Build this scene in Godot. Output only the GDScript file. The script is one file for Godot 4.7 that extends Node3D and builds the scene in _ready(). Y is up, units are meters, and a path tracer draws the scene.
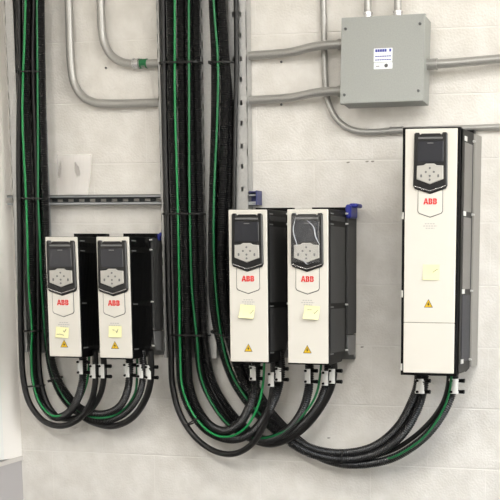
extends Node3D
# Wall of motor drives with cable trays, conduits and a junction box.
# The wall's face is z = 0, x runs right along it, y is up; metres.

var M := {}
var taken := {}


func _ready():
	# ---- camera, sky, exposure
	var cam := Camera3D.new()
	cam.name = "camera"
	cam.projection = Camera3D.PROJECTION_FRUSTUM
	cam.near = 0.1
	cam.far = 60.0
	cam.size = 0.034425
	cam.frustum_offset = Vector2(-0.00966, 0.022225)
	cam.transform = Transform3D(Basis(Vector3(0.96380, 0.00757, -0.26652), Vector3(-0.06036, 0.97984, -0.19051), Vector3(0.25970, 0.19972, 0.94481)).orthonormalized(), Vector3(1.8284, -0.0867, 4.8))
	add_child(cam)
	cam.current = true
	var env := Environment.new()
	env.background_mode = Environment.BG_SKY
	var sky := Sky.new()
	var psm := ProceduralSkyMaterial.new()
	psm.sky_top_color = Color(0.72, 0.76, 0.80)
	psm.sky_horizon_color = Color(0.92, 0.90, 0.86)
	psm.ground_bottom_color = Color(0.62, 0.60, 0.56)
	psm.ground_horizon_color = Color(0.8, 0.8, 0.8)
	psm.energy_multiplier = 12.0
	sky.sky_material = psm
	env.sky = sky
	env.tonemap_mode = Environment.TONE_MAPPER_LINEAR
	env.tonemap_exposure = 1.0
	env.sdfgi_enabled = true
	env.ssao_enabled = true
	env.ssil_enabled = true
	var we := WorldEnvironment.new()
	we.name = "world_environment"
	we.environment = env
	add_child(we)
	# ---- ceiling lamps: at x, z; size x, z; energy
	make_materials()
	ceiling_light(Vector3(-0.3, 1.86, 3.9), Vector2(1.2, 0.6), 6.6)
	ceiling_light(Vector3(1.2, 1.86, 5.6), Vector2(1.2, 0.6), 13.0)
	ceiling_light(Vector3(1.9, 1.86, 2.2), Vector2(1.2, 0.6), 6.0)

	room()
	trays()
	drives()
	junction_box()
	conduits()
	cables()
	ties()
	small_things()


# ------------------------------------------------------------------ materials
func noise_tex(freq: float, seed_n: int, lo: Color, hi: Color, size := 256, oct := 4) -> NoiseTexture2D:
	var n := FastNoiseLite.new()
	n.seed = seed_n
	n.frequency = freq
	n.fractal_octaves = oct
	var t := NoiseTexture2D.new()
	t.width = size
	t.height = size
	t.seamless = true
	t.noise = n
	var g := Gradient.new()
	g.set_color(0, lo)
	g.set_color(1, hi)
	t.color_ramp = g
	return t


func mat(key: String, c: Color, rough := 0.5, metal := 0.0) -> StandardMaterial3D:
	var m := StandardMaterial3D.new()
	m.resource_name = key
	m.albedo_color = c
	m.roughness = rough
	m.metallic = metal
	M[key] = m
	return m


func grain(m: StandardMaterial3D, tex: Texture2D, scale: float, bump: Texture2D = null, bscale := 0.05) -> void:
	m.uv1_triplanar = true
	m.uv1_world_triplanar = true
	m.uv1_scale = Vector3.ONE * scale
	if tex:
		m.albedo_texture = tex
	if bump:
		m.heightmap_enabled = true
		m.heightmap_texture = bump
		m.heightmap_scale = bscale


func make_materials() -> void:
	var fine := noise_tex(0.13, 3, Color.BLACK, Color.WHITE, 512, 3)
	var mottled := noise_tex(0.012, 5, Color(0.93, 0.925, 0.915), Color(1, 1, 1), 512, 5)
	var spangle := noise_tex(0.05, 7, Color(0.93, 0.93, 0.93), Color(1, 1, 1), 512, 3)
	var speck := noise_tex(0.12, 9, Color(0.7, 0.7, 0.7), Color(1, 1, 1), 256, 2)
	var paint := mat("wall_paint", Color(0.90, 0.888, 0.868), 0.62)
	grain(paint, mottled, 1.6, fine, 0.12)
	mat("chip_grey", Color(0.55, 0.53, 0.50), 0.8)
	mat("side_wall_lightened", Color(0.96, 0.945, 0.925), 0.6)  # left wall white, raised in colour to make up for missing light
	mat("mortar_paint", Color(0.88, 0.868, 0.848), 0.65)
	mat("ceiling_paint", Color(0.9, 0.89, 0.87), 0.9)
	mat("floor_paint", Color(0.33, 0.32, 0.31), 0.5)
	mat("dado_grey", Color(0.70, 0.685, 0.685), 0.6)
	mat("sill_paint", Color(0.82, 0.80, 0.78), 0.5)
	mat("window_white", Color(0.93, 0.93, 0.92), 0.4)
	var pane := mat("pane", Color(0.95, 0.97, 0.97, 0.06), 0.05)
	pane.transparency = BaseMaterial3D.TRANSPARENCY_ALPHA
	var galv := mat("galvanised", Color(0.63, 0.64, 0.625), 0.5, 0.15)
	grain(galv, spangle, 7.0)
	var emt := mat("conduit_steel", Color(0.68, 0.675, 0.66), 0.33, 0.5)
	grain(emt, spangle, 5.0)
	var alu := mat("tray_metal", Color(0.76, 0.76, 0.755), 0.32, 0.5)
	grain(alu, spangle, 4.0)
	mat("strut_metal", Color(0.64, 0.65, 0.66), 0.5, 0.4)
	mat("strut_inside", Color(0.30, 0.31, 0.32), 0.6, 0.2)
	mat("cover_white", Color(0.845, 0.83, 0.795), 0.38)
	mat("cover_seam", Color(0.5, 0.49, 0.46), 0.5)
	var bl := mat("black_plastic", Color(0.035, 0.035, 0.04), 0.42)
	grain(bl, speck, 20.0)
	bl.metallic_specular = 0.28
	mat("side_grey", Color(0.22, 0.22, 0.22), 0.5)
	mat("side_light", Color(0.47, 0.46, 0.45), 0.5)
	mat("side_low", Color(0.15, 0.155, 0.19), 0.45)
	mat("bracket_grey", Color(0.52, 0.52, 0.52), 0.5, 0.2)
	mat("sink_light", Color(0.62, 0.61, 0.59), 0.5, 0.2)
	mat("heatsink_grey", Color(0.36, 0.36, 0.35), 0.5, 0.3)
	mat("heatsink_dark", Color(0.30, 0.30, 0.30), 0.5, 0.3)
	mat("panel_black", Color(0.06, 0.06, 0.065), 0.3)
	var sc := mat("screen_glass", Color(0.06, 0.075, 0.12), 0.12)
	sc.clearcoat_enabled = true
	sc.clearcoat = 0.6
	mat("keypad_grey", Color(0.70, 0.69, 0.665), 0.5)
	mat("button_grey", Color(0.42, 0.42, 0.42), 0.5)
	mat("silver", Color(0.82, 0.82, 0.82), 0.25, 0.8)
	mat("outline_grey", Color(0.33, 0.33, 0.34), 0.5)
	mat("logo_red", Color(0.86, 0.02, 0.06), 0.45)
	mat("print_grey", Color(0.72, 0.71, 0.69), 0.6)
	mat("print_blue", Color(0.2, 0.25, 0.62), 0.6)
	mat("paper_white", Color(0.93, 0.94, 0.96), 0.6)
	mat("warning_yellow", Color(0.86, 0.70, 0.08), 0.5)
	mat("warning_black", Color(0.05, 0.05, 0.05), 0.5)
	var nt := mat("note_yellow", Color(0.94, 0.925, 0.72), 0.8)
	nt.backlight_enabled = true
	nt.backlight = Color(0.2, 0.19, 0.1)
	mat("pencil", Color(0.3, 0.3, 0.3), 0.8)
	var cb := mat("cable_black", Color(0.11, 0.11, 0.115), 0.36)
	grain(cb, speck, 14.0)
	var cs := mat("cable_smooth", Color(0.05, 0.047, 0.05), 0.42)
	grain(cs, speck, 9.0)
	mat("wire_green", Color(0.05, 0.52, 0.27), 0.4)
	mat("wire_green_dark", Color(0.04, 0.42, 0.23), 0.4)
	mat("tie_black", Color(0.03, 0.03, 0.03), 0.5)
	mat("clamp_metal", Color(0.86, 0.86, 0.85), 0.35, 0.3)
	mat("blue_plastic", Color(0.17, 0.2, 0.56), 0.4)
	mat("blue_dull", Color(0.24, 0.26, 0.45), 0.4)
	mat("tape_green", Color(0.08, 0.42, 0.24), 0.5)
	var film := mat("clear_film", Color(0.95, 0.93, 0.92, 0.30), 0.3)
	film.transparency = BaseMaterial3D.TRANSPARENCY_ALPHA
	film.cull_mode = BaseMaterial3D.CULL_DISABLED
	var smudge := mat("film_smudge", Color(0.5, 0.47, 0.47, 0.22), 0.5)
	smudge.transparency = BaseMaterial3D.TRANSPARENCY_ALPHA
	var gf := mat("gloss_film", Color(0.95, 0.96, 0.98, 0.03), 0.08)
	gf.transparency = BaseMaterial3D.TRANSPARENCY_ALPHA
	gf.cull_mode = BaseMaterial3D.CULL_DISABLED
	var fc := mat("film_crease_glint", Color(0.9, 0.92, 0.95, 0.5), 0.3)  # pale colour stands in for white glints along the film's creases
	fc.transparency = BaseMaterial3D.TRANSPARENCY_ALPHA
	var lamp := mat("lamp_glow", Color(1, 1, 1), 0.5)
	lamp.emission_enabled = true
	lamp.emission = Color(1.0, 0.992, 0.975)
	lamp.emission_energy_multiplier = 2.0


# ------------------------------------------------------------------ naming
func numbered(called: String, parent: Node) -> String:
	var key := str(parent.get_instance_id()) + called
	var n: int = taken.get(key, 0)
	taken[key] = n + 1
	return called if n == 0 else "%s_%03d" % [called, n]


func tag(o: Node, label := "", category := "", group := "", kind := "") -> Node:
	if label: o.set_meta("label", label)
	if category: o.set_meta("category", category)
	if group: o.set_meta("group", group)
	if kind: o.set_meta("kind", kind)
	return o


func root(called: String, at: Vector3) -> Node3D:
	var o := Node3D.new()
	o.name = numbered(called, self)
	o.position = at
	add_child(o, true)
	return o


func build(called: String, st, material: String, parent: Node = self, at := Vector3.ZERO) -> MeshInstance3D:
	var o := MeshInstance3D.new()
	o.name = numbered(called, parent)
	o.mesh = st.commit() if st is SurfaceTool else st
	o.material_override = M[material]
	o.position = at
	parent.add_child(o, true)
	return o


func struct(called: String, st, material: String) -> MeshInstance3D:
	var o := build(called, st, material)
	o.set_meta("kind", "structure")
	return o


# ------------------------------------------------------------------ shapes
func mb() -> SurfaceTool:
	var st := SurfaceTool.new()
	st.begin(Mesh.PRIMITIVE_TRIANGLES)
	return st


func tri(st: SurfaceTool, a: Vector3, b: Vector3, c: Vector3, na: Vector3, nb: Vector3, nc: Vector3) -> void:
	if (b - a).cross(c - a).dot(na + nb + nc) > 0.0:
		var t := b
		b = c
		c = t
		t = nb
		nb = nc
		nc = t
	st.set_normal(na)
	st.add_vertex(a)
	st.set_normal(nb)
	st.add_vertex(b)
	st.set_normal(nc)
	st.add_vertex(c)


func quad(st: SurfaceTool, a: Vector3, b: Vector3, c: Vector3, d: Vector3, n: Vector3) -> void:
	tri(st, a, b, c, n, n, n)
	tri(st, a, c, d, n, n, n)


# a flat outline with thickness from z0 to z1, its front edge bevelled
func extrude(st: SurfaceTool, poly: PackedVector2Array, z0: float, z1: float, bev := 0.0, xf := Transform3D()) -> void:
	if Geometry2D.is_polygon_clockwise(poly):
		poly = poly.duplicate()
		poly.reverse()
	var n := poly.size()
	var inner := PackedVector2Array()
	for i in n:
		var e0 := (poly[i] - poly[(i + n - 1) % n]).normalized()
		var e1 := (poly[(i + 1) % n] - poly[i]).normalized()
		var n0 := Vector2(-e0.y, e0.x)
		var n1 := Vector2(-e1.y, e1.x)
		var b := (n0 + n1).normalized()
		inner.append(poly[i] + b * bev / maxf(0.35, b.dot(n0)))
	var zb := z1 - bev * signf(z1 - z0)
	for i in n:
		var j := (i + 1) % n
		var e := (poly[j] - poly[i]).normalized()
		var out := xf.basis * Vector3(e.y, -e.x, 0)
		quad(st, xf * v3(poly[i], z0), xf * v3(poly[j], z0), xf * v3(poly[j], zb), xf * v3(poly[i], zb), out)
		if bev > 0.0:
			var slope := (out + xf.basis * Vector3(0, 0, signf(z1 - z0))).normalized()
			quad(st, xf * v3(poly[i], zb), xf * v3(poly[j], zb), xf * v3(inner[j], z1), xf * v3(inner[i], z1), slope)
	var up := xf.basis * Vector3(0, 0, signf(z1 - z0))
	var ids := Geometry2D.triangulate_polygon(inner)
	for k in range(0, ids.size(), 3):
		tri(st, xf * v3(inner[ids[k]], z1), xf * v3(inner[ids[k + 1]], z1), xf * v3(inner[ids[k + 2]], z1), up, up, up)
	ids = Geometry2D.triangulate_polygon(poly)
	for k in range(0, ids.size(), 3):
		tri(st, xf * v3(poly[ids[k]], z0), xf * v3(poly[ids[k + 1]], z0), xf * v3(poly[ids[k + 2]], z0), -up, -up, -up)


func v3(p: Vector2, z: float) -> Vector3:
	return Vector3(p.x, p.y, z)


func rrect(w: float, h: float, r: float, c := Vector2.ZERO, steps := 4) -> PackedVector2Array:
	var out := PackedVector2Array()
	for q in 4:
		var s := Vector2([1, -1, -1, 1][q] * (w / 2 - r), [1, 1, -1, -1][q] * (h / 2 - r))
		for k in steps + 1:
			var a := PI / 2 * (q + float(k) / steps)
			out.append(c + s + Vector2(cos(a), sin(a)) * r)
	return out


func disc(r: float, n := 12, c := Vector2.ZERO) -> PackedVector2Array:
	var out := PackedVector2Array()
	for k in n:
		out.append(c + Vector2.from_angle(TAU * k / n) * r)
	return out


# box from lo to hi, every edge of its front (+z) face bevelled
func box(st: SurfaceTool, lo: Vector3, hi: Vector3, bev := 0.0, xf := Transform3D()) -> void:
	extrude(st, PackedVector2Array([Vector2(lo.x, lo.y), Vector2(hi.x, lo.y), Vector2(hi.x, hi.y), Vector2(lo.x, hi.y)]), lo.z, hi.z, bev, xf)


# an outline in (z, y) drawn out along x from x0 to x1
func side_extrude(st: SurfaceTool, zy: PackedVector2Array, x0: float, x1: float, bev := 0.0) -> void:
	extrude(st, zy, x0, x1, bev, Transform3D(Basis(Vector3(0, 0, 1), Vector3(0, 1, 0), Vector3(1, 0, 0)), Vector3.ZERO))


# an outline in (x, z) drawn out along y
func tall_extrude(st: SurfaceTool, xz: PackedVector2Array, y0: float, y1: float) -> void:
	extrude(st, xz, y0, y1, 0.0, Transform3D(Basis(Vector3(1, 0, 0), Vector3(0, 0, 1), Vector3(0, 1, 0)), Vector3.ZERO))


func cyl(st: SurfaceTool, a: Vector3, b: Vector3, r: float, sides := 12, r1 := -1.0) -> void:
	if r1 < 0.0:
		r1 = r
	var d := (b - a).normalized()
	var u := d.cross(Vector3.UP if absf(d.y) < 0.9 else Vector3.RIGHT).normalized()
	var w := d.cross(u)
	for k in sides:
		var p := u * cos(TAU * k / sides) + w * sin(TAU * k / sides)
		var q := u * cos(TAU * (k + 1) / sides) + w * sin(TAU * (k + 1) / sides)
		tri(st, a + p * r, a + q * r, b + q * r1, p, q, q)
		tri(st, a + p * r, b + q * r1, b + p * r1, p, q, p)
		tri(st, a, a + p * r, a + q * r, -d, -d, -d)
		tri(st, b, b + p * r1, b + q * r1, d, d, d)


# a smooth curve through the points, in steps of about the given length
func curve(pts: Array, step := 0.008) -> PackedVector3Array:
	var out := PackedVector3Array()
	for i in pts.size() - 1:
		var p1: Vector3 = pts[i]
		var p2: Vector3 = pts[i + 1]
		var p0: Vector3 = pts[i - 1] if i > 0 else p1 * 2 - p2
		var p3: Vector3 = pts[i + 2] if i + 2 < pts.size() else p2 * 2 - p1
		# centripetal spacing keeps bends round
		var t1 := sqrt(maxf(p0.distance_to(p1), 1e-5))
		var t2 := t1 + sqrt(maxf(p1.distance_to(p2), 1e-5))
		var t3 := t2 + sqrt(maxf(p2.distance_to(p3), 1e-5))
		var n := maxi(2, ceili(p1.distance_to(p2) / step))
		for k in n:
			var t := lerpf(t1, t2, float(k) / n)
			var a1 := p0.lerp(p1, t / t1)
			var a2 := p1.lerp(p2, (t - t1) / (t2 - t1))
			var a3 := p2.lerp(p3, (t - t2) / (t3 - t2))
			var b1 := a1.lerp(a2, t / t2)
			var b2 := a2.lerp(a3, (t - t1) / (t3 - t1))
			out.append(b1.lerp(b2, (t - t1) / (t2 - t1)))
	out.append(pts[-1])
	return out


func tube(st: SurfaceTool, path: PackedVector3Array, radius: float, sides := 10, ribs := 0.0) -> void:
	var n := path.size()
	var u := Vector3.ZERO
	var old := []
	var old_n := []
	for i in n:
		var d := (path[mini(i + 1, n - 1)] - path[maxi(i - 1, 0)]).normalized()
		if i == 0:
			u = d.cross(Vector3.FORWARD if absf(d.z) < 0.9 else Vector3.RIGHT).normalized()
		u = (u - d * u.dot(d)).normalized()
		var w := d.cross(u)
		var r := radius - (ribs if i % 2 == 0 else 0.0)
		var ring := []
		var ring_n := []
		for k in sides:
			var p := u * cos(TAU * k / sides) + w * sin(TAU * k / sides)
			ring.append(path[i] + p * r)
			ring_n.append(p)
		if i > 0:
			# a rib's flanks lean along the cable
			var lean := Vector3.ZERO
			if ribs > 0.0:
				lean = d * (ribs if i % 2 == 0 else -ribs) / maxf(0.001, path[i].distance_to(path[i - 1]))
			for k in sides:
				var j := (k + 1) % sides
				tri(st, old[k], old[j], ring[j], (old_n[k] + lean).normalized(), (old_n[j] + lean).normalized(), (ring_n[j] + lean).normalized())
				tri(st, old[k], ring[j], ring[k], (old_n[k] + lean).normalized(), (ring_n[j] + lean).normalized(), (ring_n[k] + lean).normalized())
		if i == 0 or i == n - 1:
			var c := d if i else -d
			for k in sides:
				tri(st, path[i], ring[k], ring[(k + 1) % sides], c, c, c)
		old = ring
		old_n = ring_n


# ------------------------------------------------------------------ room
func ceiling_light(at: Vector3, size: Vector2, energy: float) -> void:
	var o := root("ceiling_light", at)
	tag(o, "", "", "", "structure")
	var st := mb()
	for s in [-1, 1]:
		box(st, Vector3(-size.x / 2 - 0.02, -0.0, s * size.y / 2 - 0.015), Vector3(size.x / 2 + 0.02, 0.04, s * size.y / 2 + 0.015))
		box(st, Vector3(s * size.x / 2 - 0.015, 0.0, -size.y / 2), Vector3(s * size.x / 2 + 0.015, 0.04, size.y / 2))
	build("frame", st, "window_white", o)
	st = mb()
	box(st, Vector3(-size.x / 2, 0.01, -size.y / 2), Vector3(size.x / 2, 0.03, size.y / 2))
	build("lamp_panel", st, "lamp_glow", o)
	var l := AreaLight3D.new()
	l.name = "lamp_light"
	l.area_size = size
	l.light_energy = energy
	l.light_color = Color(1.0, 0.992, 0.975)
	l.area_range = 12.0
	l.shadow_enabled = true
	l.rotation.x = -PI / 2
	l.position.y = -0.004
	o.add_child(l)


func room() -> void:
	# block wall: a mortar bed with painted blocks standing a little proud of it
	var st := mb()
	box(st, Vector3(-0.98, -1.35, -0.2), Vector3(2.7, 1.9, -0.0016))
	var wall := struct("wall_back", st, "mortar_paint")
	var rng := RandomNumberGenerator.new()
	rng.seed = 11
	var course := 0.2032
	var y0 := -0.1134 - course * 6
	for row in 16:
		var lo_y := y0 + row * course
		var shift := 0.2032 if row % 2 else 0.0
		for col in 10:
			var x0 := -0.915 if col == 0 else -1.19 + col * 0.4064 + shift
			var x1 := -1.19 + (col + 1) * 0.4064 + shift
			x1 = minf(x1, 2.6)
			if x1 - x0 < 0.01:
				continue
			st = mb()
			var g := 0.0016
			var v := 0.00025
			var out := rng.randf_range(-0.0001, 0.0001)
			var a := maxf(lo_y + g, -1.349)
			var b := minf(lo_y + course - g, 1.9)
			side_extrude(st, PackedVector2Array([Vector2(-0.004, a), Vector2(out - 0.001, a), Vector2(out, a + 0.0016), Vector2(out, b - 0.0016), Vector2(out - 0.001, b), Vector2(-0.004, b)]), x0 + v, x1 - v)
			build("block", st, "wall_paint", wall)
	# screws below the conduits and chips in the paint
	for p in [Vector3(0.119, 0.612, 0.000), Vector3(0.118, 0.476, 0.000), Vector3(-0.521, 0.611, 0.000)]:
		st = mb()
		cyl(st, p, p + Vector3(0, 0, 0.005), 0.0042, 8, 0.003)
		build("anchor_screw", st, "outline_grey", wall)
	for p in [Vector3(0.352, 0.286, 0.000), Vector3(0.418, 0.288, 0.000), Vector3(0.437, 0.288, 0.000), Vector3(0.283, -0.637, 0.000), Vector3(0.403, -0.322, 0.000)]:
		st = mb()
		extrude(st, PackedVector2Array([Vector2(-0.006, -0.001), Vector2(-0.001, -0.0028), Vector2(0.005, -0.001), Vector2(0.007, 0.0015), Vector2(0.001, 0.0022), Vector2(-0.004, 0.0016)]), 0.0, 0.0006)
		build("paint_chip", st, "chip_grey", wall, Vector3(p.x, p.y, 0.0))
	st = mb()
	box(st, Vector3(-4.1, -1.45, -0.2), Vector3(2.75, -1.35, 8.15))
	struct("floor", st, "floor_paint")
	st = mb()
	box(st, Vector3(-4.1, 1.9, -0.2), Vector3(2.75, 2.0, 8.15))
	struct("ceiling", st, "ceiling_paint")
	st = mb()
	box(st, Vector3(2.6, -1.35, -0.2), Vector3(2.75, -0.45, 8.15))
	box(st, Vector3(2.6, -0.45, -0.2), Vector3(2.75, 1.45, 0.5))
	box(st, Vector3(2.6, -0.45, 2.6), Vector3(2.75, 1.45, 8.15))
	box(st, Vector3(2.6, 1.45, -0.2), Vector3(2.75, 1.9, 8.15))
	struct("wall_right", st, "ceiling_paint")
	st = mb()
	box(st, Vector3(-4.1, -1.35, 8.0), Vector3(2.7, 1.9, 8.15))
	struct("wall_front", st, "ceiling_paint")
	st = mb()
	for z in [0.5, 1.525, 2.55]:
		box(st, Vector3(2.62, -0.45, z), Vector3(2.70, 1.45, z + 0.05), 0.002)
	for y in [-0.45, 1.4]:
		box(st, Vector3(2.62, y, 0.55), Vector3(2.70, y + 0.05, 2.55), 0.002)
	var side_window := struct("window_2", st, "window_white")
	for z in [0.55, 1.575]:
		st = mb()
		box(st, Vector3(2.655, -0.4, z), Vector3(2.659, 1.4, z + (0.975 if z < 1.0 else 0.975)))
		build("pane", st, "pane", side_window)
	# splayed left wall: local z runs from the corner towards the room, local x points into the room
	var u := Vector3(-0.35, 0, 1).normalized()
	var frame := Transform3D(Basis(Vector3(u.z, 0, -u.x), Vector3.UP, u), Vector3(-0.9085, 0, 0))
	st = mb()
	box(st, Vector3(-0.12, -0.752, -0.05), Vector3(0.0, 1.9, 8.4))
	var lw := struct("wall_left", st, "side_wall_lightened")
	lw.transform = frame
	st = mb()
	box(st, Vector3(-0.12, -1.35, -0.05), Vector3(-0.002, -0.752, 8.4))
	build("lower_panel", st, "dado_grey", lw)
	st = mb()
	box(st, Vector3(-0.12, -0.763, 0.0), Vector3(0.005, -0.747, 0.64), 0.003)
	var sill := struct("trim_1", st, "sill_paint")
	sill.transform = frame.rotated_local(Vector3.RIGHT, 0.13)
	sill.position.y += 0.008
	st = mb()
	box(st, Vector3(-0.01, -0.75, 0.095), Vector3(0.012, 0.5, 0.2), 0.003)
	var casing := struct("trim_2", st, "window_white")
	casing.transform = frame


# ------------------------------------------------------------------ trays and strut
# a plate in the x-y plane with slots cut through it: rows of slots [y, x, w, h]
func slotted(st: SurfaceTool, x0: float, x1: float, y0: float, y1: float, z0: float, z1: float, slots: Array) -> void:
	var cuts := [y0]
	for s in slots:
		cuts.append(s[0] - s[3] / 2)
		cuts.append(s[0] + s[3] / 2)
	cuts.append(y1)
	for i in range(0, cuts.size() - 1):
		var a: float = cuts[i]
		var b: float = cuts[i + 1]
		if b - a < 1e-4:
			continue
		if i % 2 == 0:
			box(st, Vector3(x0, a, z0), Vector3(x1, b, z1))
		else:
			var s: Array = slots[(i - 1) / 2]
			var x := x0
			for hx in s[1]:
				box(st, Vector3(x, a, z0), Vector3(hx - s[2] / 2, b, z1))
				x = hx + s[2] / 2
			box(st, Vector3(x, a, z0), Vector3(x1, b, z1))


func tray(label: String, x0: float, x1: float, bottom: float, depth: float, left_lip: float, right_lip: float, right_slots: Array) -> void:
	var o := root("cable_tray", Vector3(0, 0, 0))
	tag(o, label, "cable tray", "metal cable trays behind the cable bundles")
	var st := mb()
	var slots := []
	var y := bottom + 0.05
	while y < 1.85:
		slots.append([y, [lerpf(x0, x1, 0.3), lerpf(x0, x1, 0.7)], 0.012, 0.02])
		y += 0.12
	slotted(st, x0, x1, bottom, 1.88, 0.004, 0.007, slots)
	build("back_plate", st, "tray_metal", o)
	for s in [0, 1]:
		st = mb()
		var x: float = x1 if s else x0
		var lip: float = right_lip if s else left_lip
		box(st, Vector3(x - 0.0015, bottom, 0.004), Vector3(x + 0.0015, 1.88, depth))
		if s and right_slots.size():
			slotted(st, x - lip, x + 0.0015, bottom, 1.88, depth - 0.002, depth, right_slots)
		else:
			box(st, Vector3(x - (lip if s else 0.0015), bottom, depth - 0.002), Vector3(x + (0.0015 if s else lip), 1.88, depth))
		build("side_rail", st, "tray_metal", o)


func trays() -> void:
	tray("steel cable tray with a shiny left rail behind the leftmost cable bundle", -0.868, -0.786, -0.364, 0.056, 0.03, 0.004, [])
	tray("steel cable tray behind the wide middle cable bundle, open at its bottom end", -0.302, -0.147, -0.371, 0.055, 0.007, 0.003, [])
	var slots := []
	var y := 0.20
	var k := 0
	while y < 1.8:
		var a := -0.033
		var b := -0.008
		slots.append([y, [a, b] if k % 2 == 0 else [b], 0.0085, 0.016])
		y += 0.074 if k % 2 == 0 else 0.066
		k += 1
	tray("steel cable tray with a wide slotted right flange beside the conduits", -0.143, 0.012, -0.369, 0.046, 0.032, 0.062, slots)
	# pale upright strut at the right of the left bundle
	var o := root("upright_strut", Vector3(-0.748, 0, 0))
	tag(o, "pale narrow upright channel beside the left cable bundle, crossing the slotted strut", "strut")
	var st := mb()
	tall_extrude(st, PackedVector2Array([Vector2(-0.013, 0), Vector2(-0.013, 0.03), Vector2(0.009, 0.03), Vector2(0.009, 0.027), Vector2(-0.010, 0.027), Vector2(-0.010, 0.0)]), -0.34, 1.88)
	build("channel", st, "strut_metal", o)
	# slotted strut running level behind the left drives
	o = root("slotted_strut", Vector3(0, 0.169, 0))
	tag(o, "level slotted strut channel on the wall above the two left drives", "strut")
	st = mb()
	box(st, Vector3(-0.9, 0.0135, 0.0), Vector3(0.045, 0.0165, 0.041))
	box(st, Vector3(-0.9, 0.0085, 0.039), Vector3(0.045, 0.0165, 0.041))
	build("top_flange", st, "strut_metal", o)
	st = mb()
	box(st, Vector3(-0.9, -0.0165, 0.0), Vector3(0.045, -0.0135, 0.041))
	box(st, Vector3(-0.9, -0.0165, 0.039), Vector3(0.045, -0.0095, 0.043), 0.0008)
	build("bottom_flange", st, "strut_metal", o)
	st = mb()
	var xs := []
	var x := -0.88
	while x < 0.02:
		xs.append(x)
		x += 0.042
	slotted(st, -0.9, 0.045, -0.0135, 0.0135, 0.002, 0.005, [[0.0, xs, 0.022, 0.009]])
	build("slotted_back", st, "strut_inside", o)


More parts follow.
